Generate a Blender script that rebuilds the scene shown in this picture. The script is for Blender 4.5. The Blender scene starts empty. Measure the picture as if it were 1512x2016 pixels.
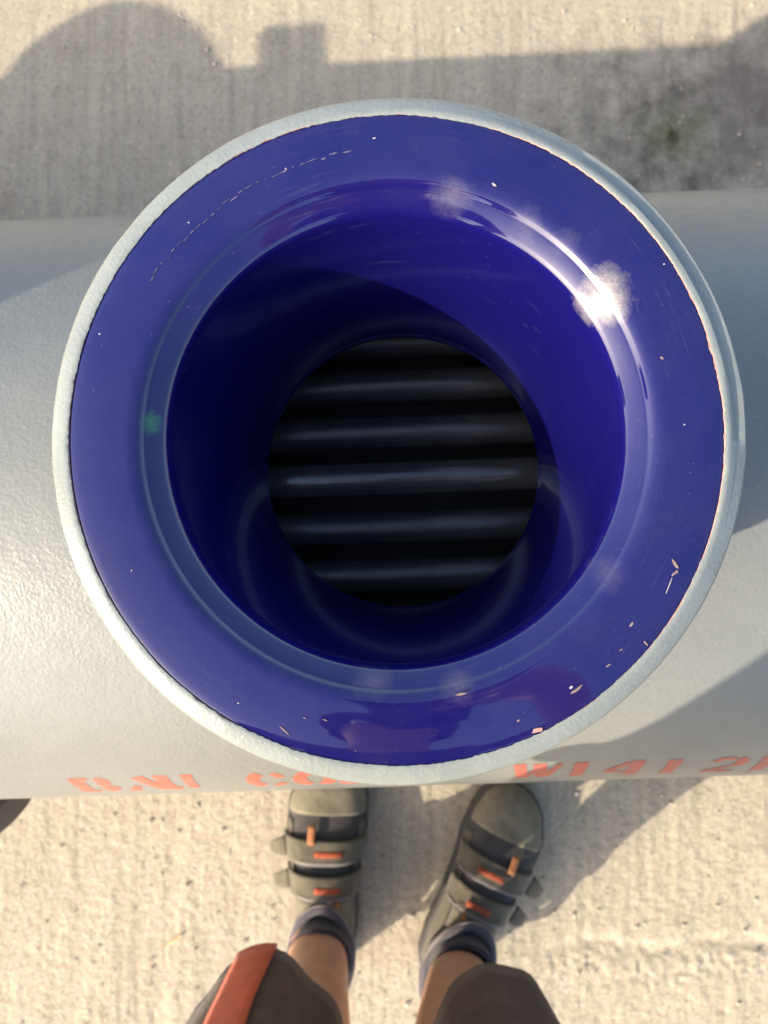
import bpy, bmesh, math, random
import numpy as np
from mathutils import Vector, Matrix, Euler

R = math.radians
S = bpy.context.scene
C = bpy.context.collection
rng = np.random.default_rng(7)
random.seed(7)

# ------------------------------------------------------------------ camera, sky, sun, exposure
CAM_Z = 1.10
cam_d = bpy.data.cameras.new('camera')
cam = bpy.data.objects.new('camera', cam_d); C.objects.link(cam)
cam.location = (0, 0, CAM_Z)
cam.rotation_euler = (R(2.44), R(0.92), 0)
cam_d.sensor_fit = 'VERTICAL'; cam_d.sensor_height = 36; cam_d.sensor_width = 27
cam_d.lens = 36 * 1500 / 2016
cam_d.clip_start = 0.003; cam_d.clip_end = 3000
cam_d.dof.use_dof = True
cam_d.dof.focus_distance = 0.345
cam_d.dof.aperture_fstop = cam_d.lens / 2.5        # a lens opening of 2.5 mm
S.camera = cam

SUN_AZ = R(33.0)      # shadows fall towards +x, +y at this angle
SUN_EL = R(30.3)
sun_to = Vector((-math.cos(SUN_AZ) * math.cos(SUN_EL), -math.sin(SUN_AZ) * math.cos(SUN_EL), math.sin(SUN_EL)))

w = bpy.data.worlds.new('World'); S.world = w; w.use_nodes = True
nt = w.node_tree; nt.nodes.clear()
sky = nt.nodes.new('ShaderNodeTexSky'); sky.sky_type = 'NISHITA'; sky.sun_disc = False
sky.sun_elevation = SUN_EL
sky.sun_rotation = math.atan2(sun_to.x, sun_to.y)
sky.air_density = 1.0; sky.dust_density = 3.5; sky.ozone_density = 1.0
bg = nt.nodes.new('ShaderNodeBackground'); bg.inputs['Strength'].default_value = 0.15
wo = nt.nodes.new('ShaderNodeOutputWorld')
nt.links.new(sky.outputs[0], bg.inputs[0]); nt.links.new(bg.outputs[0], wo.inputs[0])

sl = bpy.data.lights.new('sun', 'SUN'); sl.energy = 2.95; sl.angle = R(0.53); sl.color = (1.0, 0.87, 0.69)
sun = bpy.data.objects.new('sun', sl); C.objects.link(sun)
sun.rotation_euler = (-sun_to).to_track_quat('-Z', 'Y').to_euler()
sun.location = (-3, -2, 3)

S.view_settings.view_transform = 'Standard'; S.view_settings.look = 'None'
S.view_settings.exposure = 1.34; S.view_settings.gamma = 1.0; S.view_settings.use_curve_mapping = False

S.cycles.max_bounces = 6; S.cycles.diffuse_bounces = 2; S.cycles.glossy_bounces = 4; S.cycles.caustics_reflective = False; S.cycles.caustics_refractive = False

# ------------------------------------------------------------------ helpers
def link(o, parent=None):
    C.objects.link(o)
    if parent is not None: o.parent = parent
    return o
def empty(name, loc=(0, 0, 0), rz=0, parent=None):
    o = bpy.data.objects.new(name, None); o.empty_display_size = .05
    o.location = loc; o.rotation_euler = (0, 0, rz)
    return link(o, parent)
def tag(o, label=None, cat=None, group=None, kind=None):
    if label: o['label'] = label
    if cat: o['category'] = cat
    if group: o['group'] = group
    if kind: o['kind'] = kind
    return o
def mesh(name, V, F, m=None, parent=None, smooth=True):
    me = bpy.data.meshes.new(name)
    me.from_pydata([tuple(map(float, v)) for v in V], [], [tuple(int(i) for i in f) for f in F])
    me.validate()
    if smooth: me.shade_smooth()
    if m: me.materials.append(m)
    o = bpy.data.objects.new(name, me)
    return link(o, parent)
def sharpen(o, deg=35):
    bm = bmesh.new(); bm.from_mesh(o.data)
    bmesh.ops.remove_doubles(bm, verts=bm.verts, dist=1e-6)
    bmesh.ops.recalc_face_normals(bm, faces=bm.faces)
    for e in bm.edges:
        if len(e.link_faces) == 2 and e.calc_face_angle(0) > R(deg): e.smooth = False
        else: e.smooth = True
    bm.to_mesh(o.data); bm.free()
    return o
def grid_faces(n, m, wrap=False, off=0):
    """n rings of m points"""
    F = []
    for i in range(n - 1):
        for j in range(m if wrap else m - 1):
            a = off + i * m + j; b = off + i * m + (j + 1) % m
            F.append((a, b, b + m, a + m))
    return F
def lathe(profile, n=160, fn=None):
    """profile of (r, z); fn(r, z, ang, k) may move the points"""
    V = []
    for k, (r, z) in enumerate(profile):
        for j in range(n):
            a = 2 * math.pi * j / n
            rr, zz = (r, z) if fn is None else fn(r, z, a, k)
            V.append((rr * math.cos(a), rr * math.sin(a), zz))
    return V, grid_faces(len(profile), n, True)
def tube_x(r, x0, x1, n=48, caps=True):
    V = []; 
    for x in (x0, x1):
        for j in range(n):
            a = 2 * math.pi * j / n; V.append((x, r * math.cos(a), r * math.sin(a)))
    F = grid_faces(2, n, True)
    if caps: F += [tuple(range(n)), tuple(range(2 * n - 1, n - 1, -1))]
    return V, F
def loft(rings, cap0=True, cap1=True):
    m = len(rings[0]); V = [p for r in rings for p in r]
    F = grid_faces(len(rings), m, True)
    if cap0: F.append(tuple(range(m)))
    if cap1: F.append(tuple(range((len(rings) - 1) * m, len(rings) * m))[::-1])
    return V, F
def evaluated(o):
    dg = bpy.context.evaluated_depsgraph_get()
    me = bpy.data.meshes.new_from_object(o.evaluated_get(dg))
    o.modifiers.clear(); o.data = me
    return o
def fnoise1(seed, n):
    """periodic 1-D noise on n samples, about -1..1"""
    g = np.random.default_rng(seed); out = np.zeros(n); t = np.arange(n) / n * 2 * np.pi
    for f in range(2, 90):
        out += g.normal() / (f ** .75) * np.sin(f * t + g.uniform(0, 6.28))
    return out / (np.abs(out).max() + 1e-9)
def vnoise(X, Y, seed, sx, sy):
    """smooth value noise, cell size sx by sy"""
    u = X / sx; v = Y / sy
    i = np.floor(u).astype(np.int64); j = np.floor(v).astype(np.int64)
    fu = u - i; fv = v - j; fu = fu * fu * (3 - 2 * fu); fv = fv * fv * (3 - 2 * fv)
    def h(a, b):
        k = (a * 374761393 + b * 668265263 + seed * 974711) & 0xffffffff
        k = ((k ^ (k >> 13)) * 1274126177) & 0xffffffff
        k = k ^ (k >> 16)
        return (k & 0xffff) / 65535.0 * 2 - 1
    return (h(i, j) * (1 - fu) + h(i + 1, j) * fu) * (1 - fv) + (h(i, j + 1) * (1 - fu) + h(i + 1, j + 1) * fu) * fv

# ------------------------------------------------------------------ materials
class Mat:
    def __init__(s, name):
        s.m = bpy.data.materials.new(name); s.m.use_nodes = True
        s.t = s.m.node_tree; s.b = s.t.nodes['Principled BSDF']
        s.tc = s.t.nodes.new('ShaderNodeTexCoord')
    def n(s, typ, **kw):
        nd = s.t.nodes.new(typ)
        for k, v in kw.items(): setattr(nd, k, v)
        return nd
    def l(s, a, b): s.t.links.new(a, b)
    def noise(s, scale, detail=4, rough=.55, vec=None, mapscale=None, coord='Object'):
        nd = s.n('ShaderNodeTexNoise'); nd.inputs['Scale'].default_value = scale
        nd.inputs['Detail'].default_value = detail; nd.inputs['Roughness'].default_value = rough
        src = vec or s.tc.outputs[coord]
        if mapscale:
            mp = s.n('ShaderNodeMapping'); mp.inputs['Scale'].default_value = mapscale
            s.l(src, mp.inputs[0]); src = mp.outputs[0]
        s.l(src, nd.inputs['Vector']); return nd.outputs['Fac']
    def ramp(s, fac, stops):
        r = s.n('ShaderNodeValToRGB'); e = r.color_ramp.elements
        while len(e) < len(stops): e.new(.5)
        for k, (p, c) in enumerate(stops):
            e[k].position = p; e[k].color = (*c, 1) if len(c) == 3 else c
        s.l(fac, r.inputs[0]); return r.outputs[0]
    def val(s, fac, p0, p1, v0=0., v1=1.):
        r = s.n('ShaderNodeMapRange'); r.clamp = True
        for k, v in zip(('From Min', 'From Max', 'To Min', 'To Max'), (p0, p1, v0, v1)): r.inputs[k].default_value = v
        s.l(fac, r.inputs['Value']); return r.outputs[0]
    def mix(s, fac, a, b, typ='MIX'):
        r = s.n('ShaderNodeMix', data_type='RGBA', blend_type=typ)
        for sock, v in ((r.inputs[0], fac), (r.inputs[6], a), (r.inputs[7], b)):
            if isinstance(v, bpy.types.NodeSocket): s.l(v, sock)
            elif isinstance(v, (int, float)): sock.default_value = v
            else: sock.default_value = (*v, 1)
        return r.outputs[2]
    def math(s, op, a, b=None):
        r = s.n('ShaderNodeMath', operation=op)
        for sock, v in zip(r.inputs, (a, b)):
            if v is None: continue
            if isinstance(v, bpy.types.NodeSocket): s.l(v, sock)
            else: sock.default_value = v
        return r.outputs[0]
    def bump(s, h, dist, strength=1.0, normal=None):
        b = s.n('ShaderNodeBump'); b.inputs['Distance'].default_value = dist; b.inputs['Strength'].default_value = strength
        s.l(h, b.inputs['Height'])
        if normal: s.l(normal, b.inputs['Normal'])
        return b.outputs[0]
    def set(s, **kw):
        names = dict(col='Base Color', rough='Roughness', metal='Metallic', ior='IOR', coat='Coat Weight', coatr='Coat Roughness',
                     nrm='Normal', spec='Specular IOR Level', sss='Subsurface Weight', sheen='Sheen Weight')
        for k, v in kw.items():
            sock = s.b.inputs[names[k]]
            if isinstance(v, bpy.types.NodeSocket): s.l(v, sock)
            elif k == 'col': sock.default_value = (*v, 1)
            else: sock.default_value = v
        return s.m

def simple(name, col, rough=.6, var=.18, scale=40, bump=0, bscale=300, **kw):
    m = Mat(name)
    nz = m.noise(scale, 5)
    c0 = tuple(max(0, c * (1 - var)) for c in col); c1 = tuple(min(1, c * (1 + var)) for c in col)
    k = dict(col=m.ramp(nz, [(.3, c0), (.7, c1)]), rough=rough)
    if bump: k['nrm'] = m.bump(m.noise(bscale, 3), bump)
    k.update(kw)
    return m.set(**k)

# weathered concrete
m = Mat('concrete')
p = m.tc.outputs['Object']
big = m.noise(3.0, 6, .6); mid = m.noise(22, 6, .65); fine = m.noise(230, 4, .7)
streak = m.noise(1.0, 4, .6, mapscale=(95, 5, 1))
base = m.ramp(mid, [(.25, (.33, .275, .195)), (.5, (.43, .367, .265)), (.78, (.50, .437, .318))])
base = m.mix(m.val(m.noise(1.0, 5, .6, mapscale=(60, 2.2, 1)), .40, .66, 0, .62), base, (.27, .23, .17))
base = m.mix(m.val(streak, .35, .7, 0, .55), base, (.53, .46, .355))
base = m.mix(m.val(big, .35, .7, .30, 0), base, (.31, .27, .21))
base = m.mix(m.val(fine, .55, .70, 0, .75), base, (.64, .57, .455))          # pale grains
base = m.mix(m.val(m.noise(160, 3, .6), .56, .70, 0, .7), base, (.18, .165, .145))  # dark grains
vor = m.n('ShaderNodeTexVoronoi'); vor.inputs['Scale'].default_value = 75; m.l(p, vor.inputs['Vector'])
peb = m.val(vor.outputs['Distance'], .16, .30, 1, 0)
sel = m.n('ShaderNodeSeparateColor'); m.l(vor.outputs['Color'], sel.inputs[0])
base = m.mix(m.math('MULTIPLY', peb, m.math('MULTIPLY', m.val(sel.outputs[0], .78, .90), .5)), base, (.58, .50, .40))
base = m.mix(m.math('MULTIPLY', peb, m.math('MULTIPLY', m.val(sel.outputs[1], .86, .95), .5)), base, (.24, .20, .17))
# a dirty damp patch with moss film near the vessel's far side
def spot(m, xy, rad, soft, seed_scale=14, amp=.06):
    v = m.n('ShaderNodeVectorMath', operation='DISTANCE'); v.inputs[1].default_value = (xy[0], xy[1], 0)
    m.l(p, v.inputs[0])
    d = m.math('ADD', v.outputs['Value'], m.math('MULTIPLY', m.math('SUBTRACT', m.noise(seed_scale, 5, .65), .5), amp * 2))
    return m.val(d, rad - soft, rad + soft, 1, 0)
mott = m.val(m.noise(26, 6, .7), .38, .62, .15, 1)
base = m.mix(m.math('MULTIPLY', m.math('MULTIPLY', spot(m, (.38, .59), .13, .09, 16, .20), mott), .95), base, (.135, .115, .09))
base = m.mix(m.math('MULTIPLY', spot(m, (.55, .66), .09, .06, 18, .16), .8), base, (.15, .12, .10))
base = m.mix(m.math('MULTIPLY', m.math('MULTIPLY', spot(m, (.41, .605), .030, .03, 30, .07), mott), .75), base, (.17, .19, .07))
base = m.mix(m.math('MULTIPLY', spot(m, (-.62, .50), .035, .03, 30, .06), .6), base, (.20, .13, .09))
bmp = m.bump(fine, .0026, .9)
bmp = m.bump(mid, .002, .25, bmp)
M_CONC = m.set(col=base, rough=.92, spec=.25, nrm=bmp)

# cobalt glass enamel, with dust, smears and a painted sun glint
NOZ = (0.0, 0.0)        # vessel-local nozzle axis
D1 = 0.3290; RIM_Z = CAM_Z - D1
def px_local(px, py, depth):
    """photo pixel -> vessel-local xy at that depth below the camera (used to lay out marks)"""
    x = (px - 780) / 1500 * depth + .0010; y = (1072 - py) / 1500 * depth - .0453 - .0028
    a = -R(2.1); return x * math.cos(a) - y * math.sin(a), x * math.sin(a) + y * math.cos(a)
m = Mat('cobalt_enamel'); p = m.tc.outputs['Object']
def spot3(m, xyz, rad, soft, sc, amp):
    v = m.n('ShaderNodeVectorMath', operation='DISTANCE'); v.inputs[1].default_value = xyz
    m.l(m.tc.outputs['Object'], v.inputs[0])
    d = m.math('ADD', v.outputs['Value'], m.math('MULTIPLY', m.math('SUBTRACT', m.noise(sc, 5, .7), .5), amp * 2))
    return m.val(d, rad - soft, rad + soft, 1, 0)
dust_glint = None
for (px, py, dp, rad, amt) in [(890, 372, .333, .0060, .45), (1040, 424, .332, .004, .35), (1190, 582, .332, .0095, 2.1), (1190, 1125, .333, .005, .25),  # dust smears; the heaviest is painted near white to enlarge the sun glint
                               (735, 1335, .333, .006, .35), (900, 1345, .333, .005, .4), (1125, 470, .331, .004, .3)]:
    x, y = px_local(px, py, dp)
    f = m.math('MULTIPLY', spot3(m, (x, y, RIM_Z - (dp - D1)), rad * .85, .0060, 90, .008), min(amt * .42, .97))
    dust_glint = f if dust_glint is None else m.math('MAXIMUM', dust_glint, f)
geo = m.n('ShaderNodeNewGeometry'); sp = m.n('ShaderNodeSeparateXYZ'); m.l(geo.outputs['Normal'], sp.inputs[0])
settle = m.val(sp.outputs['Z'], .55, .97, .0, 1)                  # dust settles on what faces up
grit = m.val(m.noise(620, 3, .7), .38, .62, .70, 1)
dust_glint = m.math('MULTIPLY', dust_glint, grit)
film = m.math('MULTIPLY', settle, m.val(m.noise(30, 6, .7), .30, .80, .0, .030))
film = m.math('MULTIPLY', film, grit)
xyz = m.n('ShaderNodeSeparateXYZ'); m.l(m.tc.outputs['Object'], xyz.inputs[0])
ang = m.math('ARCTAN2', xyz.outputs['Y'], xyz.outputs['X'])
rad_ = m.math('SQRT', m.math('ADD', m.math('MULTIPLY', xyz.outputs['X'], xyz.outputs['X']), m.math('MULTIPLY', xyz.outputs['Y'], xyz.outputs['Y'])))
cmb = m.n('ShaderNodeCombineXYZ'); m.l(m.math('MULTIPLY', ang, 5.0), cmb.inputs[0]); m.l(m.math('MULTIPLY', rad_, 700), cmb.inputs[1]); m.l(m.math('MULTIPLY', xyz.outputs['Z'], 260), cmb.inputs[2])
wipe = m.math('MULTIPLY', m.val(m.noise(1.0, 4, .6, vec=cmb.outputs[0]), .60, .80), m.val(m.noise(24, 3), .45, .65, 0, .075))   # faint wiping marks round the ring
film = m.math('ADD', film, wipe)
specks = m.math('MULTIPLY', m.val(m.noise(760, 2, .5), .735, .80), .30)
x, y = px_local(292, 828, .333)
green = m.math('MULTIPLY', spot3(m, (x, y, RIM_Z - .004), .0035, .0025, 300, .006), .8)
blue = m.ramp(m.noise(9, 3), [(.3, (.0052, .0042, .082)), (.7, (.0064, .0052, .098))])
col = m.mix(m.math('ADD', m.math('MAXIMUM', dust_glint, film), specks), blue, (.44, .40, .34))
col = m.mix(green, col, (.03, .16, .07))
rgh = m.math('ADD', m.math('ADD', m.math('MULTIPLY', dust_glint, .5), .022), m.math('ADD', m.math('MULTIPLY', film, .8), m.math('MULTIPLY', green, .3)))
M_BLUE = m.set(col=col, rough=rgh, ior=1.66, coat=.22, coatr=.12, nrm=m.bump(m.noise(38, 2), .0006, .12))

# grey machine paint, orange-peel
m = Mat('grey_paint')
peel = m.noise(400, 2, .5); lump = m.noise(60, 3)
c = m.ramp(m.noise(6, 5, .6), [(.3, (.185, .196, .186)), (.7, (.220, .230, .216))])
c = m.mix(m.val(m.noise(420, 2), .70, .76, 0, .5), c, (.45, .43, .39))
c = m.mix(m.val(m.noise(26, 6, .7), .66, .78, 0, .35), c, (.17, .16, .145))
M_GREY = m.set(col=c, rough=m.val(lump, .3, .7, .28, .38), nrm=m.bump(lump, .0012, .4, m.bump(peel, .0007, .5)))
m = Mat('collar_paint')
c = m.ramp(m.noise(30, 6, .65), [(.3, (.215, .238, .226)), (.7, (.260, .284, .268))])
c = m.mix(m.val(m.noise(140, 5, .7), .62, .74, 0, .4), c, (.25, .25, .23))
M_COLLAR = m.set(col=c, rough=.22, nrm=m.bump(m.noise(45, 4, .6), .0007, .4, m.bump(m.noise(520, 2), .0005, .5)))
M_PRIMER = simple('pink_primer', (.46, .24, .19), .6, .3, 300)
M_STENCIL = Mat('stencil_paint')
_s = M_STENCIL
M_STENCIL = _s.set(col=_s.mix(_s.val(_s.noise(120, 6, .7), .46, .70, 0, .65), (.52, .115, .075), (.28, .20, .18)), rough=.5)
M_TUBE = simple('dark_tube_steel', (.085, .088, .088), .34, .25, 30, .0004, 120, metal=.35)
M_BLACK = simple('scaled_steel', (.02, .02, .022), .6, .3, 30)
M_CHIP = simple('pale_fleck', (.24, .17, .155), .6, .25, 400)
M_SCRAPE = simple('scraped_enamel', (.12, .11, .19), .5, .3, 400)
M_CHIPW = simple('white_fleck', (.42, .40, .40), .4, .05, 400)
M_SKIN = Mat('skin')
M_SKIN = M_SKIN.set(col=M_SKIN.ramp(M_SKIN.noise(35, 5), [(.3, (.42, .23, .15)), (.7, (.52, .30, .20))]), rough=.5, sss=.0, nrm=M_SKIN.bump(M_SKIN.noise(260, 3), .0006, .6))
def cloth(name, col, var=.2, wscale=900):
    m = Mat(name); nz = m.noise(36, 6, .65)
    c0 = tuple(c * (1 - var) for c in col); c1 = tuple(min(1, c * (1 + var)) for c in col)
    return m.set(col=m.ramp(nz, [(.3, c0), (.7, c1)]), rough=.85, spec=.2, sheen=.15, nrm=m.bump(m.noise(wscale, 2), .0008, .7, m.bump(m.noise(22, 4), .006, .5)))
M_SHORTS = cloth('brown_cloth', (.070, .043, .028), .3)
M_STRIPE = cloth('rust_cloth', (.50, .090, .028))
M_SHIRT = cloth('dark_shirt_cloth', (.035, .03, .045))
M_HAIR = simple('dark_hair', (.035, .022, .014), .5, .4, 200, .002, 400)
M_KHAKI = cloth('khaki_nubuck', (.165, .145, .10), .32, 700)
M_KHAKI2 = cloth('olive_strap', (.115, .100, .070), .32, 700)
M_SHOEDK = cloth('dark_shoe_mesh', (.055, .052, .048), .25, 800)
M_LINING = cloth('grey_lilac_lining', (.085, .078, .088), .18, 900)
M_SOCK = cloth('charcoal_sock', (.040, .036, .042), .2, 900)
M_PIPE = cloth('pale_piping', (.27, .23, .22), .1)
M_ORANGE = cloth('orange_webbing', (.34, .14, .055), .2)
M_RED = cloth('red_label', (.30, .065, .03), .35)
M_RUBBER = simple('dark_rubber', (.045, .042, .038), .75, .2, 80, .001, 200)
M_PHONE = simple('phone_black', (.012, .012, .014), .15, .1, 10)
M_STRAW = simple('dry_straw', (.62, .44, .22), .7, .15, 200)
M_MOSS = simple('moss', (.16, .175, .075), .9, .4, 300)
M_EYE = simple('eye_white', (.7, .68, .65), .2, .05)
M_WOOD = simple('weathered_timber', (.20, .155, .11), .85, .3, 60, .002, 150)

# ------------------------------------------------------------------ ground: one sheet, finely modelled where the camera looks
def axis(a, b, step, far):
    core = list(np.arange(a, b, step))
    lo, hi, s = core[0], core[-1], step
    left, right = [], []
    while lo > -far: s *= 1.6; lo -= s; left.append(lo)
    s = step
    while hi < far: s *= 1.6; hi += s; right.append(hi)
    return np.array(left[::-1] + core + right)
gx = axis(-.68, .66, .0032, 900); gy = axis(-.78, .92, .0032, 900)
X, Y = np.meshgrid(gx, gy)
near = np.clip(1.2 - np.maximum(np.maximum(np.abs(X) - .75, 0), np.maximum(np.abs(Y) - 1.0, 0)) * 4, 0, 1)
wob = vnoise(X, Y, 1, .25, .5) * .012
broom = vnoise(X + wob, Y, 2, .011, .16) + .7 * vnoise(X + wob, Y, 3, .024, .30) + .4 * vnoise(X + wob, Y, 4, .006, .07)
worn = np.clip(.55 + .75 * vnoise(X, Y, 5, .16, .22), .12, 1)
grain = vnoise(X, Y, 6, .007, .007) + 1.1 * vnoise(X, Y, 7, .0040, .0040) + .3 * vnoise(X, Y, 8, .015, .014)
pits = np.clip(vnoise(X, Y, 9, .007, .007) - .55, 0, 1)
slope = np.where(Y < 0, 1.0, .62)
Z = broom * worn * .0009 * slope + grain * .00055 * slope - pits * .0022 + vnoise(X, Y, 10, .11, .13) * .0011
# rough scar across the slab at the lower right (a worn day joint)
jy = -.565 + .012 * vnoise(X, Y, 11, .09, 9) + .006 * vnoise(X, Y, 12, .02, 9)
side = np.clip((X - .19) / .05, 0, 1)
t = (Y - jy)
Z += side * (-.0035 * np.exp(-(t / .010) ** 2) - .0016 / (1 + np.exp(t / .004)) + .0022 * np.exp(-((t + .03) / .02) ** 2) * vnoise(X, Y, 13, .006, .006))
jx = .22 + .004 * vnoise(X, Y, 14, 9, .05)
Z *= near
V = np.stack([X.ravel(), Y.ravel(), Z.ravel()], 1)
nx, ny = len(gx), len(gy)
ii = (np.arange(ny - 1)[:, None] * nx + np.arange(nx - 1)[None]).ravel()
F = np.stack([ii, ii + 1, ii + 1 + nx, ii + nx], 1)
me = bpy.data.meshes.new('ground')
me.vertices.add(len(V)); me.vertices.foreach_set('co', V.ravel())
me.loops.add(F.size); me.loops.foreach_set('vertex_index', F.ravel().astype(np.int32))
me.polygons.add(len(F)); me.polygons.foreach_set('loop_start', np.arange(0, F.size, 4, dtype=np.int32))
me.update(calc_edges=True); me.shade_smooth(); me.materials.append(M_CONC)
ground = link(bpy.data.objects.new('ground', me)); tag(ground, kind='structure')

# ------------------------------------------------------------------ the vessel
AX_Z = .370; RS = .261; RI = .252
vessel = empty('heat_exchanger', (0, .0453, 0), R(2.1))
tag(vessel, 'grey painted horizontal heat exchanger with blue enamelled nozzle and red stencil lettering', 'heat exchanger')

# shell: a hollow cylinder with closed domed ends; the nozzle hole is cut through it
X0, X1 = -2.05, 1.35
N = 192
prof = [(X0 - .10, .02), (X0 - .095, .09), (X0 - .075, .17), (X0 - .04, .23), (X0, RS)] + [(x, RS) for x in np.linspace(X0, X1, 60)[1:-1]] + \
       [(X1, RS), (X1 + .04, .23), (X1 + .075, .17), (X1 + .095, .09), (X1 + .10, .02)]
inner = [(x, min(r, RS) - .009 if r > .03 else .012) for x, r in prof]
def ringx(x, r): return [(x, r * math.sin(2 * math.pi * j / N), AX_Z + r * math.cos(2 * math.pi * j / N)) for j in range(N)]
Vo, Fo = loft([ringx(x, r) for x, r in prof])
Vi, Fi = loft([ringx(x + (.009 if k < 4 else -.009 if k > len(inner) - 5 else 0), r) for k, (x, r) in enumerate(inner)])
Fi = [tuple(i + len(Vo) for i in f[::-1]) for f in Fi]
shell = mesh('shell', Vo + Vi, Fo + Fi, M_GREY, vessel)
bm = bmesh.new(); bm.from_mesh(shell.data); bmesh.ops.recalc_face_normals(bm, faces=bm.faces); bm.to_mesh(shell.data); bm.free()
cut_bm = bmesh.new()
bmesh.ops.create_cone(cut_bm, cap_ends=True, segments=96, radius1=.1095, radius2=.1095, depth=.30, matrix=Matrix.Translation((0, 0, AX_Z + .29)))
cme = bpy.data.meshes.new('cut'); cut_bm.to_mesh(cme); cut_bm.free()
cut = bpy.data.objects.new('cut', cme); C.objects.link(cut); cut.parent = vessel
md = shell.modifiers.new('hole', 'BOOLEAN'); md.object = cut; md.operation = 'DIFFERENCE'; md.solver = 'EXACT'
evaluated(shell); bpy.data.objects.remove(cut)
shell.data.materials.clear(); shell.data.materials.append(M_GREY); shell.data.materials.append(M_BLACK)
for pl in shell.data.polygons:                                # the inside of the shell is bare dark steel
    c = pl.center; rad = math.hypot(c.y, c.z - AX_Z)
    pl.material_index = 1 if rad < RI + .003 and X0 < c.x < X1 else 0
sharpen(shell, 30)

def nozzle(x, loc_z, parent, hero):
    nz_r = .1515
    root_prof = [(.150, -.006), (.1512, -.010), (.1512, -.034), (.1475, -.040), (.1330, -.050), (.1270, -.060), (.1265, -.105), (.1285, -.118), (.136, -.132), (.146, -.150), (.150, -.175), (.1095, -.175), (.1095, -.034), (.1405, -.006)]
    def fn(r, z, a, k):
        rr = r + (.0005 * math.sin(7 * a + k) + .0004 * math.sin(17 * a + 2 * k)) * (r > .12)
        zz = z
        if z < -.115 and r > .128:                              # the weld follows the round shell
            y = rr * math.sin(a); zz = z - (RS - math.sqrt(max(RS * RS - y * y, .01))) + .004 * (1 if z < -.17 else 0)
        return rr, zz
    V, F = lathe(root_prof + [root_prof[0]], 180, fn)
    V = [(vx, vy, vz + loc_z) for vx, vy, vz in V]
    o = mesh('nozzle', V, F, M_GREY, parent); sharpen(o, 40); o.location = (x, 0, 0)
    if hero: o.location = (-.0006, .0025, 0)
    return o
noz = nozzle(0, RIM_Z, vessel, True)
# enamel lining
prof = []
prof += [(.1450, -.0022), (.1440, -.0009), (.1425, -.0002), (.1405, .0002), (.138, .0004), (.132, .0005), (.126, .0004), (.121, .0001)]
def bend(p0, p1, p2, k=9):                                    # a rounded corner at p1
    return [((1 - t) ** 2 * p0[0] + 2 * t * (1 - t) * p1[0] + t * t * p2[0], (1 - t) ** 2 * p0[1] + 2 * t * (1 - t) * p1[1] + t * t * p2[1]) for t in np.linspace(0, 1, k)]
prof += bend((.1180, -.0001), (.1140, -.0005), (.1118, -.0022), 10)
prof += [(.1110, -.0031)]
prof += bend((.1106, -.0035), (.1102, -.0038), (.1094, -.0041), 5)          # a shallow crease, then the sloping band
prof += bend((.1042, -.0075), (.1021, -.0089), (.1012, -.0118), 9)
zb = CAM_Z - .4685 - RIM_Z
r0, z0 = prof[-1]
for k in range(1, 25):
    t = k / 24; prof.append((r0 + (.0838 - r0) * t, z0 + (zb - z0) * t))
prof += [(.0833, zb - .0012), (.0842, zb - .0026), (.087, zb - .003), (.109, zb - .003)]
V, F = lathe(prof, 240)
def lean(c):                                                   # the bore runs a few millimetres out of line with the face
    return min(1, max(0, (-.012 - c) / (-.012 - zb)))
lin = mesh('enamel_lining', [(a + .0046 * lean(c), b - .0025 * lean(c), c + RIM_Z) for a, b, c in V], F, M_BLUE, noz)
# thick grey paint collar round the enamel, ragged on its inner edge, with the primer showing under it
n = 1440
j1 = fnoise1(3, n) * .7 + np.convolve(np.random.default_rng(8).normal(size=n), np.ones(3) / 3, 'same') * .32; j2 = fnoise1(4, n); j3 = fnoise1(5, n)
def collar_fn(r, z, a, k):
    j = int(round(a / (2 * math.pi) * n)) % n
    if k <= 2: r += .0006 * j1[j] + .0005 * max(0, j3[(j * 3) % n])
    if 3 <= k <= 5: z += .00018 * j3[j]
    if k >= 6: r += .0004 * j2[(j + 90) % n]
    # on the side away from the sun the paint slumps outwards in a wider roll
    s = max(0, math.cos(a - R(25))) ** 2
    if k >= 6: r += .0032 * s
    if k >= 5: z -= .0025 * s
    return r, z
cp = [(.1420, -.0006), (.14205, .0005), (.1424, .0006), (.1436, .0006), (.1452, .0002), (.1476, -.0006), (.1498, -.0015), (.1511, -.0030), (.1517, -.0060), (.1520, -.014), (.1520, -.036), (.1490, -.041)]
V, F = lathe(cp, n, collar_fn)
collar = mesh('paint_collar', [(a, b, c + RIM_Z) for a, b, c in V], F, M_COLLAR, noz); sharpen(collar, 38)
def primer_fn(r, z, a, k):
    j = int(round(a / (2 * math.pi) * n)) % n
    d = (a - R(25) + math.pi) % (2 * math.pi) - math.pi
    m_ = math.exp(-(d / 1.15) ** 2)                               # shows along the right and the top
    if k == 0: r += -.0001 + .0006 * j1[j] - .0006 * m_ * max(0, -.1 + 1.1 * j2[(j * 2) % n]) + .0009 * (1 - m_)
    return r, z
V, F = lathe([(.14185, .0003), (.1420, .0004), (.1435, .0004)], n, primer_fn)
mesh('primer_edge', [(a, b, c + RIM_Z) for a, b, c in V], F, M_PRIMER, noz)
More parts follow.
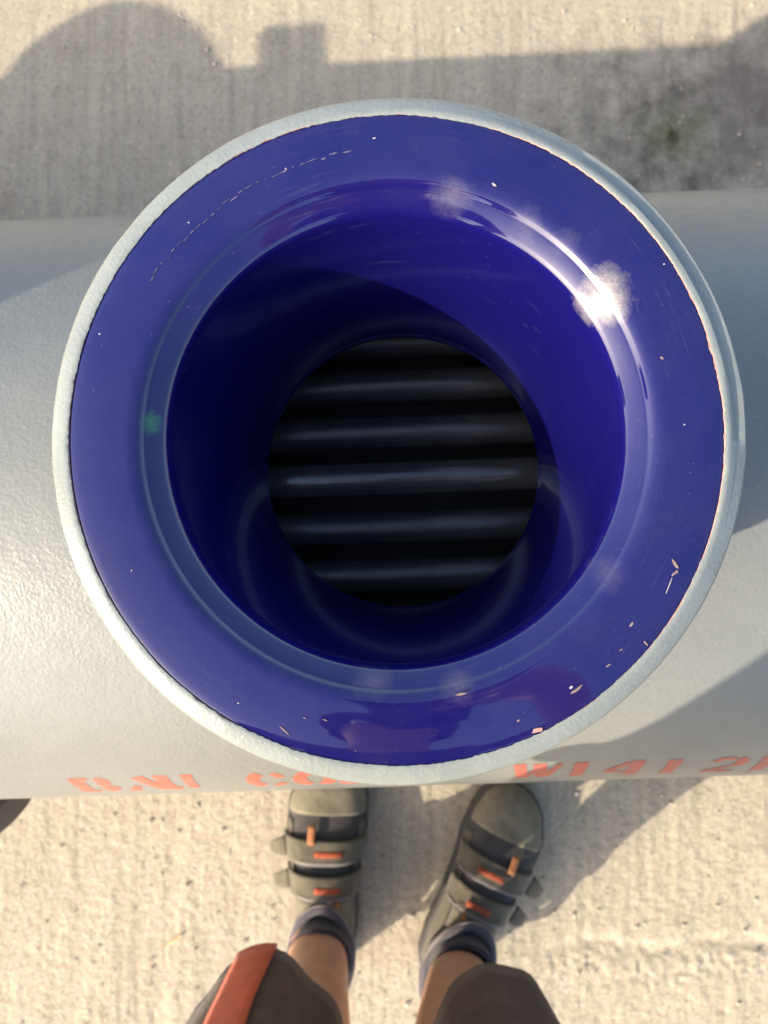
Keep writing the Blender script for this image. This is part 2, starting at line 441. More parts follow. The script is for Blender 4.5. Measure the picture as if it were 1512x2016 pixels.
# flecks and chips on the enamel face
def fleck(px, py, ln, wd, ang, mt, jag=.35, name='paint_fleck', seed=0):
    g = random.Random(seed); x, y = px_local(px, py, D1)
    k = 12; top = []
    for i in range(k):
        a = 2 * math.pi * i / k; s = 1 + g.uniform(-jag, jag)
        top.append((ln * .5 * math.cos(a) * s, wd * .5 * math.sin(a) * s))
    ca, sa = math.cos(ang), math.sin(ang)
    pts = [(x + u * ca - v * sa, y + u * sa + v * ca) for u, v in top]
    V = [(a, b, RIM_Z + .0003) for a, b in pts] + [(x + (a - x) * .9, y + (b - y) * .9, RIM_Z + .00085) for a, b in pts]
    return mesh(name, V, [tuple(range(k, 2 * k))] + grid_faces(2, k, True), mt, noz, False)
u = .333 / 1500
for i, (px, py, l, wd, deg, mt) in enumerate([
        (1322, 1108, 26, 9, -60, M_CHIP), (1322, 1126, 22, 8, 35, M_CHIP), (1128, 1352, 34, 9, 35, M_CHIP), (1052, 1430, 32, 14, 15, M_PRIMER),
        (1118, 1347, 11, 9, 30, M_CHIPW), (1236, 1226, 15, 6, 50, M_CHIP), (1263, 1262, 14, 5, -55, M_CHIP), (1303, 703, 12, 7, -50, M_CHIP),
        (975, 352, 12, 6, -40, M_CHIPW), (905, 1361, 30, 8, 8, M_CHIP), (1215, 1275, 9, 4, 40, M_CHIP), (560, 1432, 40, 4, -45, M_CHIP), (1190, 1305, 14, 5, 30, M_CHIP),
        (1015, 1412, 10, 5, 30, M_CHIP), (640, 1412, 14, 3, -20, M_CHIP), (600, 1408, 10, 3, -25, M_CHIP), (1310, 1150, 50, 2.0, 66, M_CHIPW), (735, 255, 9, 3, 5, M_CHIPW),
        (1345, 835, 4, 4, 0, M_CHIPW), (362, 425, 5, 4, 0, M_CHIPW), (186, 650, 5, 4, 0, M_CHIPW), (557, 316, 4, 4, 0, M_CHIPW),
        (470, 1380, 6, 4, 20, M_CHIPW), (257, 1122, 3, 7, 10, M_CHIPW), (1310, 515, 4, 4, 0, M_CHIPW)]):
    fleck(px, py, l * u * .75, wd * u * .62, R(deg), mt, .3, seed=i)
g = random.Random(5)
for i in range(26):                                              # a broken scrape along the top left of the ring
    a = R(100 + 48 * (i / 26) ** .9); r = 592 + g.uniform(-3, 3)
    fleck(783 + r * math.cos(a), 866 - r * math.sin(a), g.uniform(4, 20) * u, g.uniform(.8, 2.6) * u, a + R(90), M_SCRAPE, .5, seed=100 + i)

# tube bundle
pitch = .0335
tv, tf = tube_x(.0116, X0 + .06, X1 - .06, 40)
tme = None
def tube(y, z):
    global tme
    if tme is None:
        o = mesh('tube', tv, tf, M_TUBE, vessel); sharpen(o, 40); tme = o.data
    else:
        o = link(bpy.data.objects.new('tube', tme), vessel)
    o.location = (0, y, z)
    return o
ztop = CAM_Z - .522
for k in range(-4, 5):
    o = tube(k * pitch, ztop - 1.0 * (k * pitch) ** 2 - (0 if k == 0 else .010))
    if k == 0:                                                   # the topmost tube is polished
        o.data = o.data.copy(); o.data.materials[0] = simple('polished_tube_steel', (.12, .125, .12), .17, .2, 40, .0005, 60, metal=.4)
for k in range(-5, 5):
    tube((k + .5) * pitch, ztop - .085 - 1.0 * ((k + .5) * pitch) ** 2)

# second nozzle with its blind flange, a valve stub and an instrument pipe, further along the shell
N2Z = .722
noz2 = nozzle(-1.435, N2Z, vessel, False)
V, F = lathe([(.001, .003), (.140, .003), (.1425, .0015), (.1505, -.002), (.1515, -.012)], 96)
cap = mesh('blind_cover', [(a, b, c + N2Z) for a, b, c in V], F, M_GREY, noz2); cap.location = (0, 0, 0); sharpen(cap, 40)
def stub(name, x, y, prof, mt):
    V, F = lathe(prof, 48); o = mesh(name, V, F, mt, vessel); o.location = (x, y, 0); sharpen(o, 35); return o
zs = AX_Z + RS
stub('box_post', -1.186, .02, [(.030, zs - .02), (.026, zs + .01), (.026, zs + .08)], M_GREY)
bm = bmesh.new(); bmesh.ops.create_cube(bm, size=1, matrix=Matrix.Translation((-1.182, .045, zs + .086)) @ Matrix.Diagonal((.088, .11, .018, 1)))
bmesh.ops.bevel(bm, geom=bm.edges[:], offset=.005, segments=2, affect='EDGES')
me = bpy.data.meshes.new('terminal_box'); bm.to_mesh(me); bm.free(); me.materials.append(M_GREY); link(bpy.data.objects.new('terminal_box', me), vessel)
stub('instrument_pipe', -.548, 0, [(.052, zs - .02), (.046, zs + .008), (.038, zs + .016), (.038, 1.02), (.044, 1.022), (.044, 1.05), (.001, 1.052)], M_GREY)
# drain branch low on the near side, its rounded end just in view
V, F = lathe([(.055, 0), (.055, .10), (.082, .105), (.085, .108), (.085, .138), (.078, .146), (.045, .150), (.001, .150)], 64)
dr = mesh('drain_branch', V, F, M_BLACK, vessel); dr.data.materials[0] = simple('primed_steel', (.16, .135, .11), .75, .2, 40, .0008, 200)
dr.rotation_euler = (R(118), 0, 0); dr.location = (-.540, -.215, AX_Z - .135); sharpen(dr, 40)
# saddles that carry it
for sx in (-1.6, .95):
    ring = []
    for j in range(25):
        a = R(-52 + 104 * j / 24); ring.append((math.sin(a) * (RS + .001), AX_Z - math.cos(a) * (RS + .001)))
    ring += [(.23, .012), (-.23, .012)]
    k = len(ring)
    V = [(sx - .07, y, z) for y, z in ring] + [(sx + .07, y, z) for y, z in ring]
    mesh('saddle', V, [tuple(range(k)), tuple(range(2 * k - 1, k - 1, -1))] + grid_faces(2, k, True), M_GREY, vessel, False)
    bm = bmesh.new(); bmesh.ops.create_cube(bm, size=1, matrix=Matrix.Translation((sx, 0, .004)) @ Matrix.Diagonal((.22, .52, .016, 1)))
    bmesh.ops.bevel(bm, geom=bm.edges[:], offset=.002, segments=1, affect='EDGES')
    me = bpy.data.meshes.new('base_plate'); bm.to_mesh(me); bm.free(); me.materials.append(M_GREY)
    link(bpy.data.objects.new('base_plate', me), vessel)

# stencil lettering, sprayed on the near flank
def ribbon(pts, wd):
    return pts, wd
def arc(cx, cy, rx, ry, a0, a1, k=10):
    return [(cx + rx * math.cos(R(a0 + (a1 - a0) * i / k)), cy + ry * math.sin(R(a0 + (a1 - a0) * i / k))) for i in range(k + 1)]
T, t_ = .23, .12
GL = {   # strokes in a unit-high cell, thick uprights and thin, broken horizontals
 'B': [([(.15, .02), (.15, .98)], T), (arc(.36, .73, .24, .21, 62, -62), .20), (arc(.36, .27, .29, .21, 62, -62), .22), ([(.2, .94), (.36, .94)], t_), ([(.2, .06), (.36, .06)], t_)],
 'A': [([(.10, .02), (.24, .36)], .16), ([(.36, .96), (.70, .02)], T), ([(.02, .04), (.22, .04)], t_)],
 'U': [([(.14, .98), (.14, .34), (.22, .12), (.34, .05)], T), ([(.58, .98), (.58, .08)], .18), ([(.03, .94), (.26, .94)], t_), ([(.48, .94), (.70, .94)], t_)],
 'C': [(arc(.40, .5, .28, .42, 112, 248), T), ([(.50, .92), (.62, .76), (.64, .66)], .14), ([(.48, .07), (.60, .16), (.66, .28)], .16)],
 'O': [(arc(.38, .5, .26, .42, 110, 250), T), (arc(.40, .5, .26, .42, 70, -70), T)],
 'D': [([(.14, .02), (.14, .98)], T), (arc(.36, .5, .26, .42, 72, -72), T), ([(.2, .94), (.36, .94)], t_), ([(.2, .06), (.36, .06)], t_)],
 'E': [([(.14, .02), (.14, .98)], T), ([(.30, .94), (.62, .94)], t_), ([(.30, .5), (.5, .5)], t_), ([(.30, .06), (.64, .06)], t_)],
 'W': [([(.06, .98), (.20, .04)], .20), ([(.24, .04), (.36, .60)], .10), ([(.40, .98), (.54, .04)], .22), ([(.58, .06), (.76, .94)], .12)],
 '1': [([(.32, .02), (.32, .98)], .26), ([(.16, .84), (.24, .92)], .10)],
 '4': [([(.52, .02), (.52, .98)], .24), ([(.04, .32), (.36, .32)], .12), ([(.05, .34), (.38, .90)], .12)],
 '2': [(arc(.36, .70, .24, .24, 165, 70, 6), .13), (arc(.36, .70, .26, .24, 55, -60, 8), .20), ([(.46, .46), (.28, .28), (.10, .10)], .14), ([(.06, .07), (.62, .07)], .15)],
}
def letter(ch, xc, wid, hgt, a_top, cell):
    V, F = [], []
    for pts, wd in GL[ch]:
        P = []
        for (a, b) in zip(pts[:-1], pts[1:]):                     # resample so that the ribbon hugs the cylinder
            k = max(2, int(math.hypot(b[0] - a[0], b[1] - a[1]) / .08))
            P += [(a[0] + (b[0] - a[0]) * i / k, a[1] + (b[1] - a[1]) * i / k) for i in range(k)]
        P.append(pts[-1]); o0 = len(V)
        for i, q in enumerate(P):
            q0, q1 = P[max(0, i - 1)], P[min(len(P) - 1, i + 1)]
            dx, dy = (q1[0] - q0[0]) * wid, (q1[1] - q0[1]) * hgt; L = math.hypot(dx, dy) or 1
            nx_, ny_ = -dy / L, dx / L
            for s in (-1, -.33, .33, 1):
                e = wd * .5 * wid * s * (1 + .10 * math.sin(9 * i + s))
                lx = (q[0] - .38) * wid + nx_ * e; ly = q[1] * hgt + ny_ * e
                ang = a_top + (hgt - ly) / RS; rr = RS + .00025
                V.append((xc + lx, -rr * math.sin(ang), AX_Z + rr * math.cos(ang)))
        F += [tuple(o0 + v for v in f) for f in grid_faces(len(P), 4)]
    return mesh('stencil_letter', V, F, M_STENCIL, shell)
for ch, px in zip('BAUCODEW14121', (207, 297, 362, 524, 611, 692, 772, 1014, 1098, 1178, 1265, 1358, 1432)):
    letter(ch, (px - 780) / 1500 * .632, .044 if ch != '1' else .038, .040, R(54.4), 0)

# ------------------------------------------------------------------ the person who takes the picture
person = empty('person', (0, -.50, 0))
PO = Vector((0, -.50, 0))
tag(person, 'person in brown shorts with a rust stripe, strapped khaki shoes, standing at the vessel', 'person')
def pchild(o):
    o.parent = person; o.location = -PO; return o
J = {}; E = []; RAD = {}
def jn(k, co, r, prev=None):
    J[k] = co; RAD[k] = r
    if prev: E.append((prev, k))
jn('pelvis', (-.01, -.50, .92), (.125, .10))
jn('belly', (-.01, -.49, 1.05), (.115, .09), 'pelvis'); jn('chest', (-.01, -.44, 1.22), (.125, .095), 'belly')
jn('upchest', (-.01, -.39, 1.34), (.12, .08), 'chest'); jn('neck', (-.01, -.335, 1.43), (.052, .052), 'upchest')
jn('jaw', (-.01, -.275, 1.485), (.060, .066), 'neck'); jn('head', (-.01, -.235, 1.545), (.074, .088), 'jaw'); jn('crown', (-.01, -.215, 1.605), (.055, .066), 'head')
for s, n_ in ((-1, 'l'), (1, 'r')):
    left = s < 0
    kx = dict(hip=.095, thigh=.115, knee=.115, calf=.092, shin=.096, ank=.100) if left else dict(hip=.09, thigh=.10, knee=.088, calf=.058, shin=.07, ank=.080)
    ay = -.514 if left else -.545
    jn('hip' + n_, (s * kx['hip'], -.50, .86), (.088, .09), 'pelvis'); jn('thigh' + n_, (s * kx['thigh'], -.495, .68), (.076, .078), 'hip' + n_)
    jn('knee' + n_, (s * kx['knee'], -.49, .48), (.056, .058), 'thigh' + n_); jn('calf' + n_, (s * kx['calf'], -.525, .33), (.054, .056), 'knee' + n_)
    jn('shin' + n_, (s * kx['shin'], -.522, .20), (.042, .044), 'calf' + n_); jn('ankle' + n_, (s * kx['ank'], ay, .105), (.036, .040), 'shin' + n_)
    jn('heel' + n_, (s * kx['ank'] - (0 if left else .008), ay - .004, .055), (.033, .036), 'ankle' + n_)
    if left: jn('ball' + n_, (-.097, -.42, .036), (.026, .012), 'heel' + n_); jn('toe' + n_, (-.094, -.36, .034), (.020, .008), 'ball' + n_)
    else: jn('ball' + n_, (.120, -.44, .036), (.026, .012), 'heel' + n_); jn('toe' + n_, (.146, -.385, .034), (.020, .008), 'ball' + n_)
    jn('should' + n_, (s * .175 - .01, -.395, 1.375), (.060, .058), 'upchest')
# left arm hangs, right arm holds the phone
jn('elbowl', (-.295, -.44, 1.10), (.040, .040), 'shouldl'); jn('wristl', (-.245, -.430, .87), (.028, .031), 'elbowl'); jn('palml', (-.228, -.415, .79), (.02, .036), 'wristl')
for k, (dx, dz, ln) in enumerate(((.020, 0, .070), (.002, 0, .078), (-.016, 0, .072), (-.032, 0, .058))):
    a = (-.225, -.415 + dx, .745); jn('fl%da' % k, a, (.0095, .0095), 'palml')
    jn('fl%db' % k, (a[0] + .006, a[1], a[2] - ln * .55), (.0085, .0085), 'fl%da' % k); jn('fl%dc' % k, (a[0] + .02, a[1], a[2] - ln), (.0075, .0075), 'fl%db' % k)
jn('thl', (-.213, -.375, .785), (.012, .012), 'palml'); jn('thl2', (-.208, -.362, .745), (.010, .010), 'thl')
jn('elbowr', (.275, -.335, 1.12), (.042, .042), 'shouldr'); jn('wristr', (.135, -.115, 1.145), (.028, .026), 'elbowr'); jn('palmr', (.085, -.075, 1.135), (.032, .018), 'wristr')
for k, (dy, tipx) in enumerate(((.030, -.030), (.010, -.036), (-.010, -.034), (-.030, -.024))):
    a = (.072, -.065 + dy, 1.118); jn('fr%da' % k, a, (.0092, .0092), 'palmr')
    jn('fr%db' % k, (.050, -.058 + dy, 1.0965), (.0082, .0082), 'fr%da' % k); jn('fr%dc' % k, (.022, -.056 + dy, 1.0955), (.0072, .0072), 'fr%db' % k)
jn('thr', (.062, -.035, 1.130), (.012, .012), 'palmr'); jn('thr2', (.036, -.020, 1.1255), (.009, .009), 'thr')
def add_skin_layer(me):
    bm = bmesh.new(); bm.from_mesh(me); bm.verts.layers.skin.verify(); bm.to_mesh(me); bm.free()
def skinned(name, keys, edges, rad, root, mt, sub=2):
    idx = {k: i for i, k in enumerate(keys)}
    me = bpy.data.meshes.new(name)
    me.from_pydata([J[k] for k in keys], [(idx[a], idx[b]) for a, b in edges], [])
    add_skin_layer(me)
    o = bpy.data.objects.new(name, me); C.objects.link(o)
    sv = me.skin_vertices[0].data
    for k, i in idx.items():
        sv[i].radius = rad(k); sv[i].use_root = (k == root)
    o.modifiers.new('skin', 'SKIN').use_smooth_shade = True
    sd = o.modifiers.new('sub', 'SUBSURF'); sd.levels = sub; sd.render_levels = sub
    bpy.context.view_layer.update()
    evaluated(o); o.data.name = name; o.data.materials.clear(); o.data.materials.append(mt); o.data.shade_smooth()
    return o
body = skinned('body', list(J), E, lambda k: RAD[k], 'pelvis', M_SKIN)
# face: nose, brow, lips and chin pushed out of the head, sockets pressed in (he looks down and forward)
co = np.empty(len(body.data.vertices) * 3); body.data.vertices.foreach_get('co', co); co = co.reshape(-1, 3)
hc = np.array((-.01, -.240, 1.535)); fwd = np.array((0, .80, -.60)); up = np.array((0, .60, .80)); rt_ = np.array((1., 0, 0))
def bump_face(u, v, dep, s, amt):
    global co
    c = hc + rt_ * u + up * v + fwd * dep
    d = np.linalg.norm(co - c, axis=1); co += fwd * (amt * np.exp(-(d / s) ** 2))[:, None]
for u_, v_, s_, a_ in ((0, -.012, .016, .026), (0, .012, .014, .010), (-.031, .014, .015, -.010), (.031, .014, .015, -.010), (0, -.045, .018, .008), (0, -.075, .022, .014), (0, .035, .035, .004)):
    bump_face(u_, v_, .082, s_, a_)
for s in (-1, 1):                                                # ears
    c = hc + rt_ * s * .074 + fwd * -.01; d = np.linalg.norm(co - c, axis=1)
    co += (rt_ * s)[None] * (.016 * np.exp(-(d / .018) ** 2))[:, None]
body.data.vertices.foreach_set('co', co.ravel()); body.data.update(); pchild(body)
for s in (-1, 1):
    bm = bmesh.new(); c = hc + rt_ * s * .031 + up * .014 + fwd * .068
    bmesh.ops.create_uvsphere(bm, u_segments=14, v_segments=10, radius=.0115, matrix=Matrix.Translation(c))
    me = bpy.data.meshes.new('eye'); bm.to_mesh(me); bm.free(); me.materials.append(M_EYE); me.shade_smooth()
    pchild(link(bpy.data.objects.new('eye', me)))
# hair: a cap of the crown with an uneven edge
hv, hf = [], []
for i in range(15):
    th = R(4 + 104 * i / 14)
    for j in range(32):
        a = 2 * math.pi * j / 32
        d = rt_ * math.sin(th) * math.cos(a) * .088 + fwd * math.sin(th) * math.sin(a) * (.100 if math.sin(a) < 0 else .094) * (1 if i < 9 or math.sin(a) < .25 else .86) + up * math.cos(th) * .108
        k = 1 + .03 * math.sin(5 * a + i) + .02 * math.sin(11 * a - 2 * i)
        if i >= 9 and math.sin(a) > .25: d = d + up * (i - 8) * .0125
        hv.append(hc + up * .012 + d * k)
hair = mesh('hair', hv, grid_faces(15, 32, True) + [tuple(range(32))], M_HAIR); pchild(hair)

# shirt: grown on the upper skeleton with looser radii, cut at the sleeves and hem
J['slvl'] = (-.262, -.425, 1.20); J['slvr'] = (.243, -.36, 1.215); J['hem'] = (-.01, -.50, .83); J['collar'] = (-.01, -.355, 1.41)
sk = ['hem', 'pelvis', 'belly', 'chest', 'upchest', 'collar', 'shouldl', 'shouldr', 'slvl', 'slvr']
se = [('hem', 'pelvis'), ('pelvis', 'belly'), ('belly', 'chest'), ('chest', 'upchest'), ('upchest', 'collar'), ('upchest', 'shouldl'), ('upchest', 'shouldr'), ('shouldl', 'slvl'), ('shouldr', 'slvr')]
sr = dict(hem=(.165, .135), pelvis=(.165, .135), belly=(.160, .130), chest=(.158, .128), upchest=(.14, .10), collar=(.066, .066), shouldl=(.082, .078), shouldr=(.082, .078), slvl=(.070, .070), slvr=(.070, .070))
shirt = skinned('shirt', sk, se, lambda k: sr[k], 'pelvis', M_SHIRT); pchild(shirt)

# shorts: one lofted leg each side, run together at the seat
def leg_ring(c, rx, ry, z, ph, fold, tilt=0, n=56):
    out = []
    for j in range(n):
        a = 2 * math.pi * j / n
        k = 1 + fold * (math.sin(3 * a + ph) * .5 + math.sin(5 * a + 2.1 * ph) * .35 + math.sin(8 * a - ph) * .15)
        out.append((c[0] + rx * k * math.cos(a), c[1] + ry * k * math.sin(a), z + tilt * math.sin(a) * ry))
    return out
def interp(st, z):
    zs_ = [s[0] for s in st]; return [float(np.interp(z, zs_, [s[i] for s in st])) for i in range(1, len(st[0]))]
SH = {'l': [(.36, -.124, -.472, .076, .078), (.45, -.128, -.482, .084, .086), (.60, -.120, -.492, .098, .098), (.78, -.100, -.502, .112, .118), (.90, -.080, -.502, .105, .128), (.98, -.075, -.500, .095, .115)],
      'r': [(.36, .089, -.478, .057, .080), (.45, .095, -.486, .070, .086), (.60, .100, -.494, .094, .098), (.78, .085, -.502, .112, .118), (.90, .062, -.502, .105, .128), (.98, .055, -.500, .095, .115)]}
def shorts_rings(s, off=0.0):
    rings = []
    for i, z in enumerate(np.linspace(.36, .98, 32)):
        cx, cy, rx, ry = interp(SH[s], z)
        f = .11 * max(.3, 1 - (z - .36) / .6)
        rings.append(leg_ring((cx, cy), rx + off, ry + off, z, 1.1 + z * 5 + (0 if s == 'l' else 2), f, tilt=-.10 * max(0, 1 - (z - .36) / .4)))
    return rings
V, F = [], []
for s in 'lr':
    r_ = shorts_rings(s); inn = shorts_rings(s, -.003)
    rings = inn[6::-1] + r_                                      # turned hem: down inside, up outside
    v, f = loft(rings, False, True); F += [tuple(i + len(V) for i in q) for q in f]; V += v
shorts = mesh('shorts', V, F, M_SHORTS); pchild(shorts)
def ringat(r_, f):
    i = int(math.floor(f)); t = f - i; a, b = r_[i % 56], r_[(i + 1) % 56]
    return tuple(a[k] * (1 - t) + b[k] * t for k in range(3))
rr = shorts_rings('l', .0025); st = []
for k, r_ in enumerate(rr[:29]):
    j0 = 13.0 + (k * .10); st.append([ringat(r_, j0 + q) for q in (0, .7, 1.4, 2.1, 2.8, 3.5, 4.2)])
V = [p_ for row in st for p_ in row]
stripe = mesh('side_stripe', V, grid_faces(len(st), 7), M_STRIPE)
sol = stripe.modifiers.new('s', 'SOLIDIFY'); sol.thickness = .002; sol.offset = 1
bpy.context.view_layer.update(); evaluated(stripe)
stripe.parent = shorts

# shoes ------------------------------------------------------------
LF = .292
def sh_half(u):     # half width along the foot, heel 0 .. toe 1
    return float(np.interp(u, (0, .03, .10, .22, .38, .55, .70, .82, .91, .96, .99, 1.0), (.004, .020, .033, .038, .038, .044, .051, .050, .041, .030, .016, .004)))
def sh_mid(u, side):  # the foot curves in a little
    return side * float(np.interp(u, (0, .3, .6, .8, 1.0), (.0, .0, .004, .002, -.006)))
def sh_top(u):
    return float(np.interp(u, (0, .02, .08, .20, .30, .36, .45, .60, .75, .88, .96, 1.0), (.060, .082, .094, .098, .097, .092, .082, .069, .058, .050, .040, .026)))
def sh_pt(u, a, off, side):
    """a: 0 outer side .. pi inner side, over the top"""
    hw = sh_half(u) + off; tp = sh_top(u) + off; base = .022
    ca, sa = math.cos(a), math.sin(a)
    ex = .72
    lx = hw * math.copysign(abs(ca) ** ex, ca); lz = base + (tp - base) * abs(sa) ** .85
    return Vector((side * lx + sh_mid(u, side), u * LF, lz))
def shoe(side, heel, ang):
    """side -1: left foot (outer side towards -x)"""
    us = np.concatenate([np.linspace(0, .06, 6), np.linspace(.08, .9, 34), np.linspace(.92, 1, 8)])
    A = np.linspace(0, math.pi, 26)
    V = [sh_pt(u, a, 0, side) for u in us for a in A]
    up_ = mesh('shoe', V, grid_faces(len(us), len(A)), M_SHOEDK); up_.parent = person
    up_.location = Vector(heel) - PO; up_.rotation_euler = (0, 0, ang)
    def part(name, V, F, mt, thick=0, smooth=True):
        o = mesh(name, V, F, mt, up_, smooth)
        if thick:
            md = o.modifiers.new('s', 'SOLIDIFY'); md.thickness = thick; md.offset = 1
            bpy.context.view_layer.update(); evaluated(o)
        bm = bmesh.new(); bm.from_mesh(o.data); bmesh.ops.recalc_face_normals(bm, faces=bm.faces); bm.to_mesh(o.data); bm.free()
        return o
    # sole
    out = [(side * (sh_half(u) + .005) + sh_mid(u, side), u * LF) for u in us] 
    inn = [(-side * (sh_half(u) + .005) + sh_mid(u, side), u * LF) for u in us[::-1]]
    o2 = out + inn; cx = sum(q[0] for q in o2) / len(o2)
    rings = [[(cx + (x - cx) * k, (y - LF / 2) * k + LF / 2, z) for x, y in o2] for k, z in ((.97, .001), (1.0, .005), (1.01, .018), (.99, .026), (.93, .029))]
    v, f = loft(rings); part('sole', v, f, M_RUBBER)
    def band(name, u0, u1, a0, a1, off, mt, thick=.0025, ku=9, ka=26, skew=0):
        V = [sh_pt(u + skew * (a - math.pi / 2) / LF, a, off, side) for u in np.linspace(u0, u1, ku) for a in np.linspace(a0, a1, ka)]
        return part(name, V, grid_faces(ku, ka), mt, thick)
    band('toe_cap', .775, .999, .0, math.pi, .0012, M_KHAKI, .0015, 16)
    band('side_panel', .10, .74, .0, .62, .0010, M_KHAKI2, .0012, 18, 8); band('side_panel', .10, .74, math.pi - .62, math.pi, .0010, M_KHAKI2, .0012, 18, 8)
    band('heel_panel', .0, .14, 0, math.pi, .0010, M_LINING, .0015, 8)
    band('tongue', .325, .43, R(42), R(138), .0025, M_KHAKI, .004, 8, 16)
    for u0, u1, off in ((.435, .53, .0050), (.575, .675, .0045)):
        band('strap', u0, u1, R(6), R(168), off, M_KHAKI2, .0035)
        # the loose end of the strap stands off on the outer side
        us_ = np.linspace(u0 + .008, u1 - .005, 5); V = []
        for u in us_:
            p0 = sh_pt(u, R(24), off + .003, side)
            for k in range(6):
                q = k / 5; cm = sh_pt((u0 + u1) / 2, R(24), off + .003, side); V.append((p0.x + side * (.026 * q), p0.y + (cm.y - p0.y) * .55 * q * q - .012 * q, p0.z - .004 * q - .020 * q * q))
        part('strap_end', V, grid_faces(5, 6), M_KHAKI2, .0025)
        um = (u0 + u1) / 2
        band('woven_label', um - .016, um + .008, R(84), R(111), off + .0036, M_RED, .0006, 4, 8)
        band('stitching', u0 + .008, u0 + .013, R(55), R(128), off + .0036, M_PIPE, .0004, 2, 18)
        band('strap_trim', u0 - .003, u0 + .004, R(20), R(155), off + .0012, M_PIPE, .0012, 3, 20)
    band('pull_tab', .33, .44, R(104), R(112), .0068, M_ORANGE, .001, 6, 4); band('pull_tab', .66, .74, R(76), R(84), .0088, M_ORANGE, .001, 6, 4)
    # padded collar round the ankle opening
    V = []; nu, nv = 44, 12
    for i in range(nu):
        a = 2 * math.pi * i / nu
        cxx, cyy = .0385 * math.cos(a), .064 * math.sin(a)
        zc = .094 + .010 * math.sin(a) * (1 if math.sin(a) > 0 else .6)
        for j in range(nv):
            b = 2 * math.pi * j / nv; rr_ = .0065 + .0008 * math.sin(6 * a)
            V.append((cxx + rr_ * math.cos(b) * math.cos(a), LF * .208 + cyy + rr_ * math.cos(b) * math.sin(a), zc + rr_ * 1.1 * math.sin(b)))
    F = [(i * nv + j, i * nv + (j + 1) % nv, ((i + 1) % nu) * nv + (j + 1) % nv, ((i + 1) % nu) * nv + j) for i in range(nu) for j in range(nv)]
    part('padded_collar', V, F, M_LINING)
    V = []
    for i in range(nu):                                            # pale piping along the collar
        a = 2 * math.pi * i / nu
        for j in range(6):
            b = 2 * math.pi * j / 6; rr_ = .0012
            V.append(((.0440 + rr_ * math.cos(b)) * math.cos(a), LF * .208 + (.0695 + rr_ * math.cos(b)) * math.sin(a), .097 + .010 * math.sin(a) + rr_ * math.sin(b)))
    part('collar_piping', V, [(i * 6 + j, i * 6 + (j + 1) % 6, ((i + 1) % nu) * 6 + (j + 1) % 6, ((i + 1) % nu) * 6 + j) for i in range(nu) for j in range(6)], M_PIPE)
    # sock: from inside the collar up round the ankle
    rings = []
    for z, r_ in ((.070, .041), (.095, .0405), (.110, .0395), (.122, .041), (.127, .0425), (.129, .0415), (.127, .036)):
        rings.append([(r_ * math.cos(2 * math.pi * j / 32), LF * .235 + r_ * 1.12 * math.sin(2 * math.pi * j / 32) , z + .006 * math.sin(2 * math.pi * j / 32) + .0012 * math.sin(10 * math.pi * j / 32)) for j in range(32)])
    v, f = loft(rings, True, False); part('sock', v, f, M_SOCK)
    return up_
shoe(-1, (-.099, -.592, 0), R(-1.5))
shoe(1, (.052, -.602, 0), R(-25))

# the phone he holds, its lens at the viewpoint
bm = bmesh.new(); bmesh.ops.create_cube(bm, size=1, matrix=Matrix.Diagonal((.074, .158, .0078, 1)))
bmesh.ops.bevel(bm, geom=[e for e in bm.edges if abs(e.verts[0].co.z - e.verts[1].co.z) > .001], offset=.009, segments=5, affect='EDGES')
bmesh.ops.bevel(bm, geom=[e for e in bm.edges if abs(e.verts[0].co.z - e.verts[1].co.z) < 1e-6 and len(e.link_faces) == 2 and e.calc_face_angle(0) > 1], offset=.0015, segments=2, affect='EDGES')
me = bpy.data.meshes.new('phone'); bm.to_mesh(me); bm.free(); me.materials.append(M_PHONE); me.shade_smooth()
ph = link(bpy.data.objects.new('phone', me)); ph.location = (.018, -.056, CAM_Z + .0105)
tag(ph, 'black phone held over the nozzle in the raised right hand', 'phone')

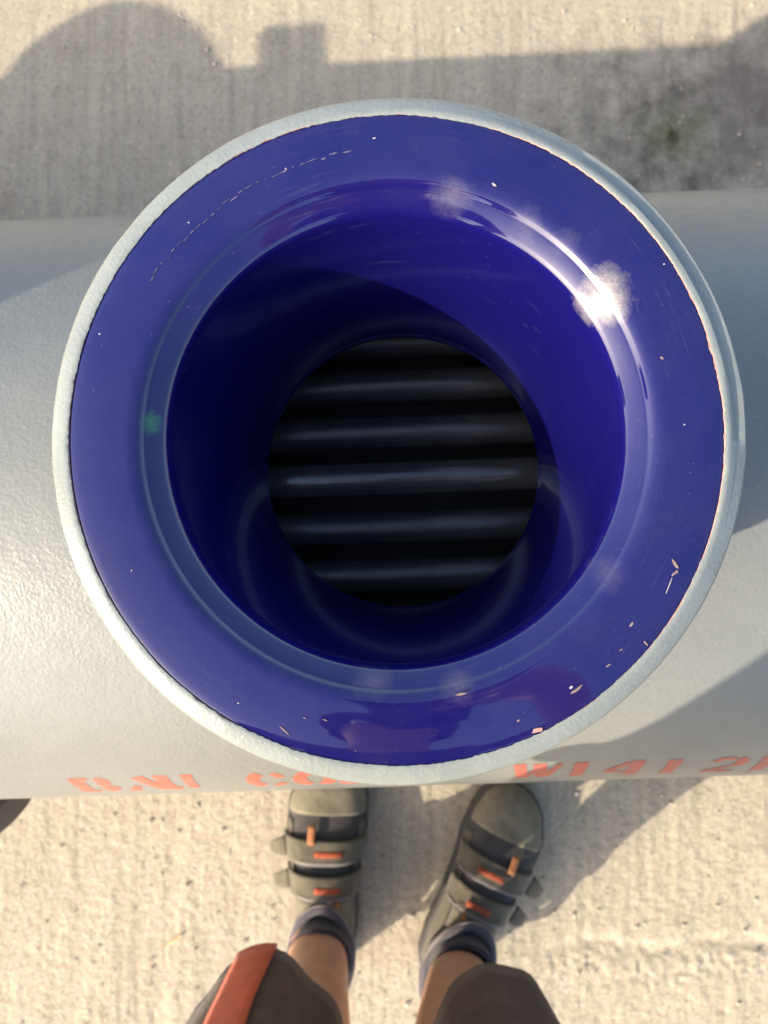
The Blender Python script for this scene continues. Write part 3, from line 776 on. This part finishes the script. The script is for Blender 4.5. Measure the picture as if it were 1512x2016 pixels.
# small things on the concrete
def bit(name, px, py, ln, rad, ang, mt, label, cat, bend=.1):
    x = (px - 780) / 1500 * CAM_Z; y = (1072 - py) / 1500 * CAM_Z
    V = []; n_ = 8
    for i in range(9):
        t = i / 8 - .5; r_ = rad * (1 - .35 * abs(t) * 2)
        for j in range(n_):
            a = 2 * math.pi * j / n_
            V.append((t * ln, bend * ln * t * t + r_ * math.cos(a), rad + .002 + r_ * .7 * math.sin(a)))
    o = mesh(name, V, grid_faces(9, n_, True) + [tuple(range(n_)), tuple(range(8 * n_, 9 * n_))[::-1]], mt)
    o.location = (x, y, 0); o.rotation_euler = (0, 0, R(ang)); return tag(o, label, cat)
bit('straw', 350, 1835, .026, .0022, 32, M_STRAW, 'short dry yellow straw lying on the sunlit concrete', 'straw')
x, y = (1332 - 780) / 1500 * 1.095, (1072 - 255) / 1500 * 1.095
V, F = [], []
g = random.Random(11)
for i in range(420):
    a = g.uniform(0, 6.28); r_ = abs(g.gauss(0, .014)); bx, by = r_ * math.cos(a), r_ * math.sin(a) * 1.2
    h = g.uniform(.001, .0035); b = g.uniform(0, 6.28); wv = .0007; o0 = len(V)
    V += [(bx - wv * math.cos(b), by - wv * math.sin(b), -.001), (bx + wv * math.cos(b), by + wv * math.sin(b), -.001), (bx + g.uniform(-.002, .002), by + g.uniform(-.002, .002), h)]
    F.append((o0, o0 + 1, o0 + 2))
moss = mesh('moss', V, F, M_MOSS, None, False); moss.location = (x, y, .001)
tag(moss, 'small green moss tuft on the stained concrete in the shade', 'moss', kind='stuff')

V, F = [], []
g = random.Random(21)
for i in range(900):
    cx, cy = g.uniform(-.62, .62), g.choice((g.uniform(-.72, -.30), g.uniform(.45, .85)))
    r_ = .0007 + .0026 * g.random() ** 3; o0 = len(V)
    for dx, dy, dz in ((1, 0, 0), (-.5, .86, 0), (-.5, -.86, 0), (-1, .2, .6), (.5, -.8, .7), (.6, .9, .6), (0, 0, 1.1)):
        V.append((cx + dx * r_ * g.uniform(.7, 1.2), cy + dy * r_ * g.uniform(.7, 1.2), dz * r_ * 1.1 + .0004))
    F += [tuple(o0 + q for q in f) for f in ((0, 5, 6), (5, 3, 6), (3, 4, 6), (4, 0, 6), (0, 1, 5), (1, 3, 5), (1, 2, 3), (2, 4, 3), (2, 0, 4))]
grit_o = mesh('grit', V, F, simple('grit_stone', (.46, .40, .32), .85, .35, 60), None, False)
tag(grit_o, 'loose pale grit scattered over the concrete', 'grit', kind='stuff')
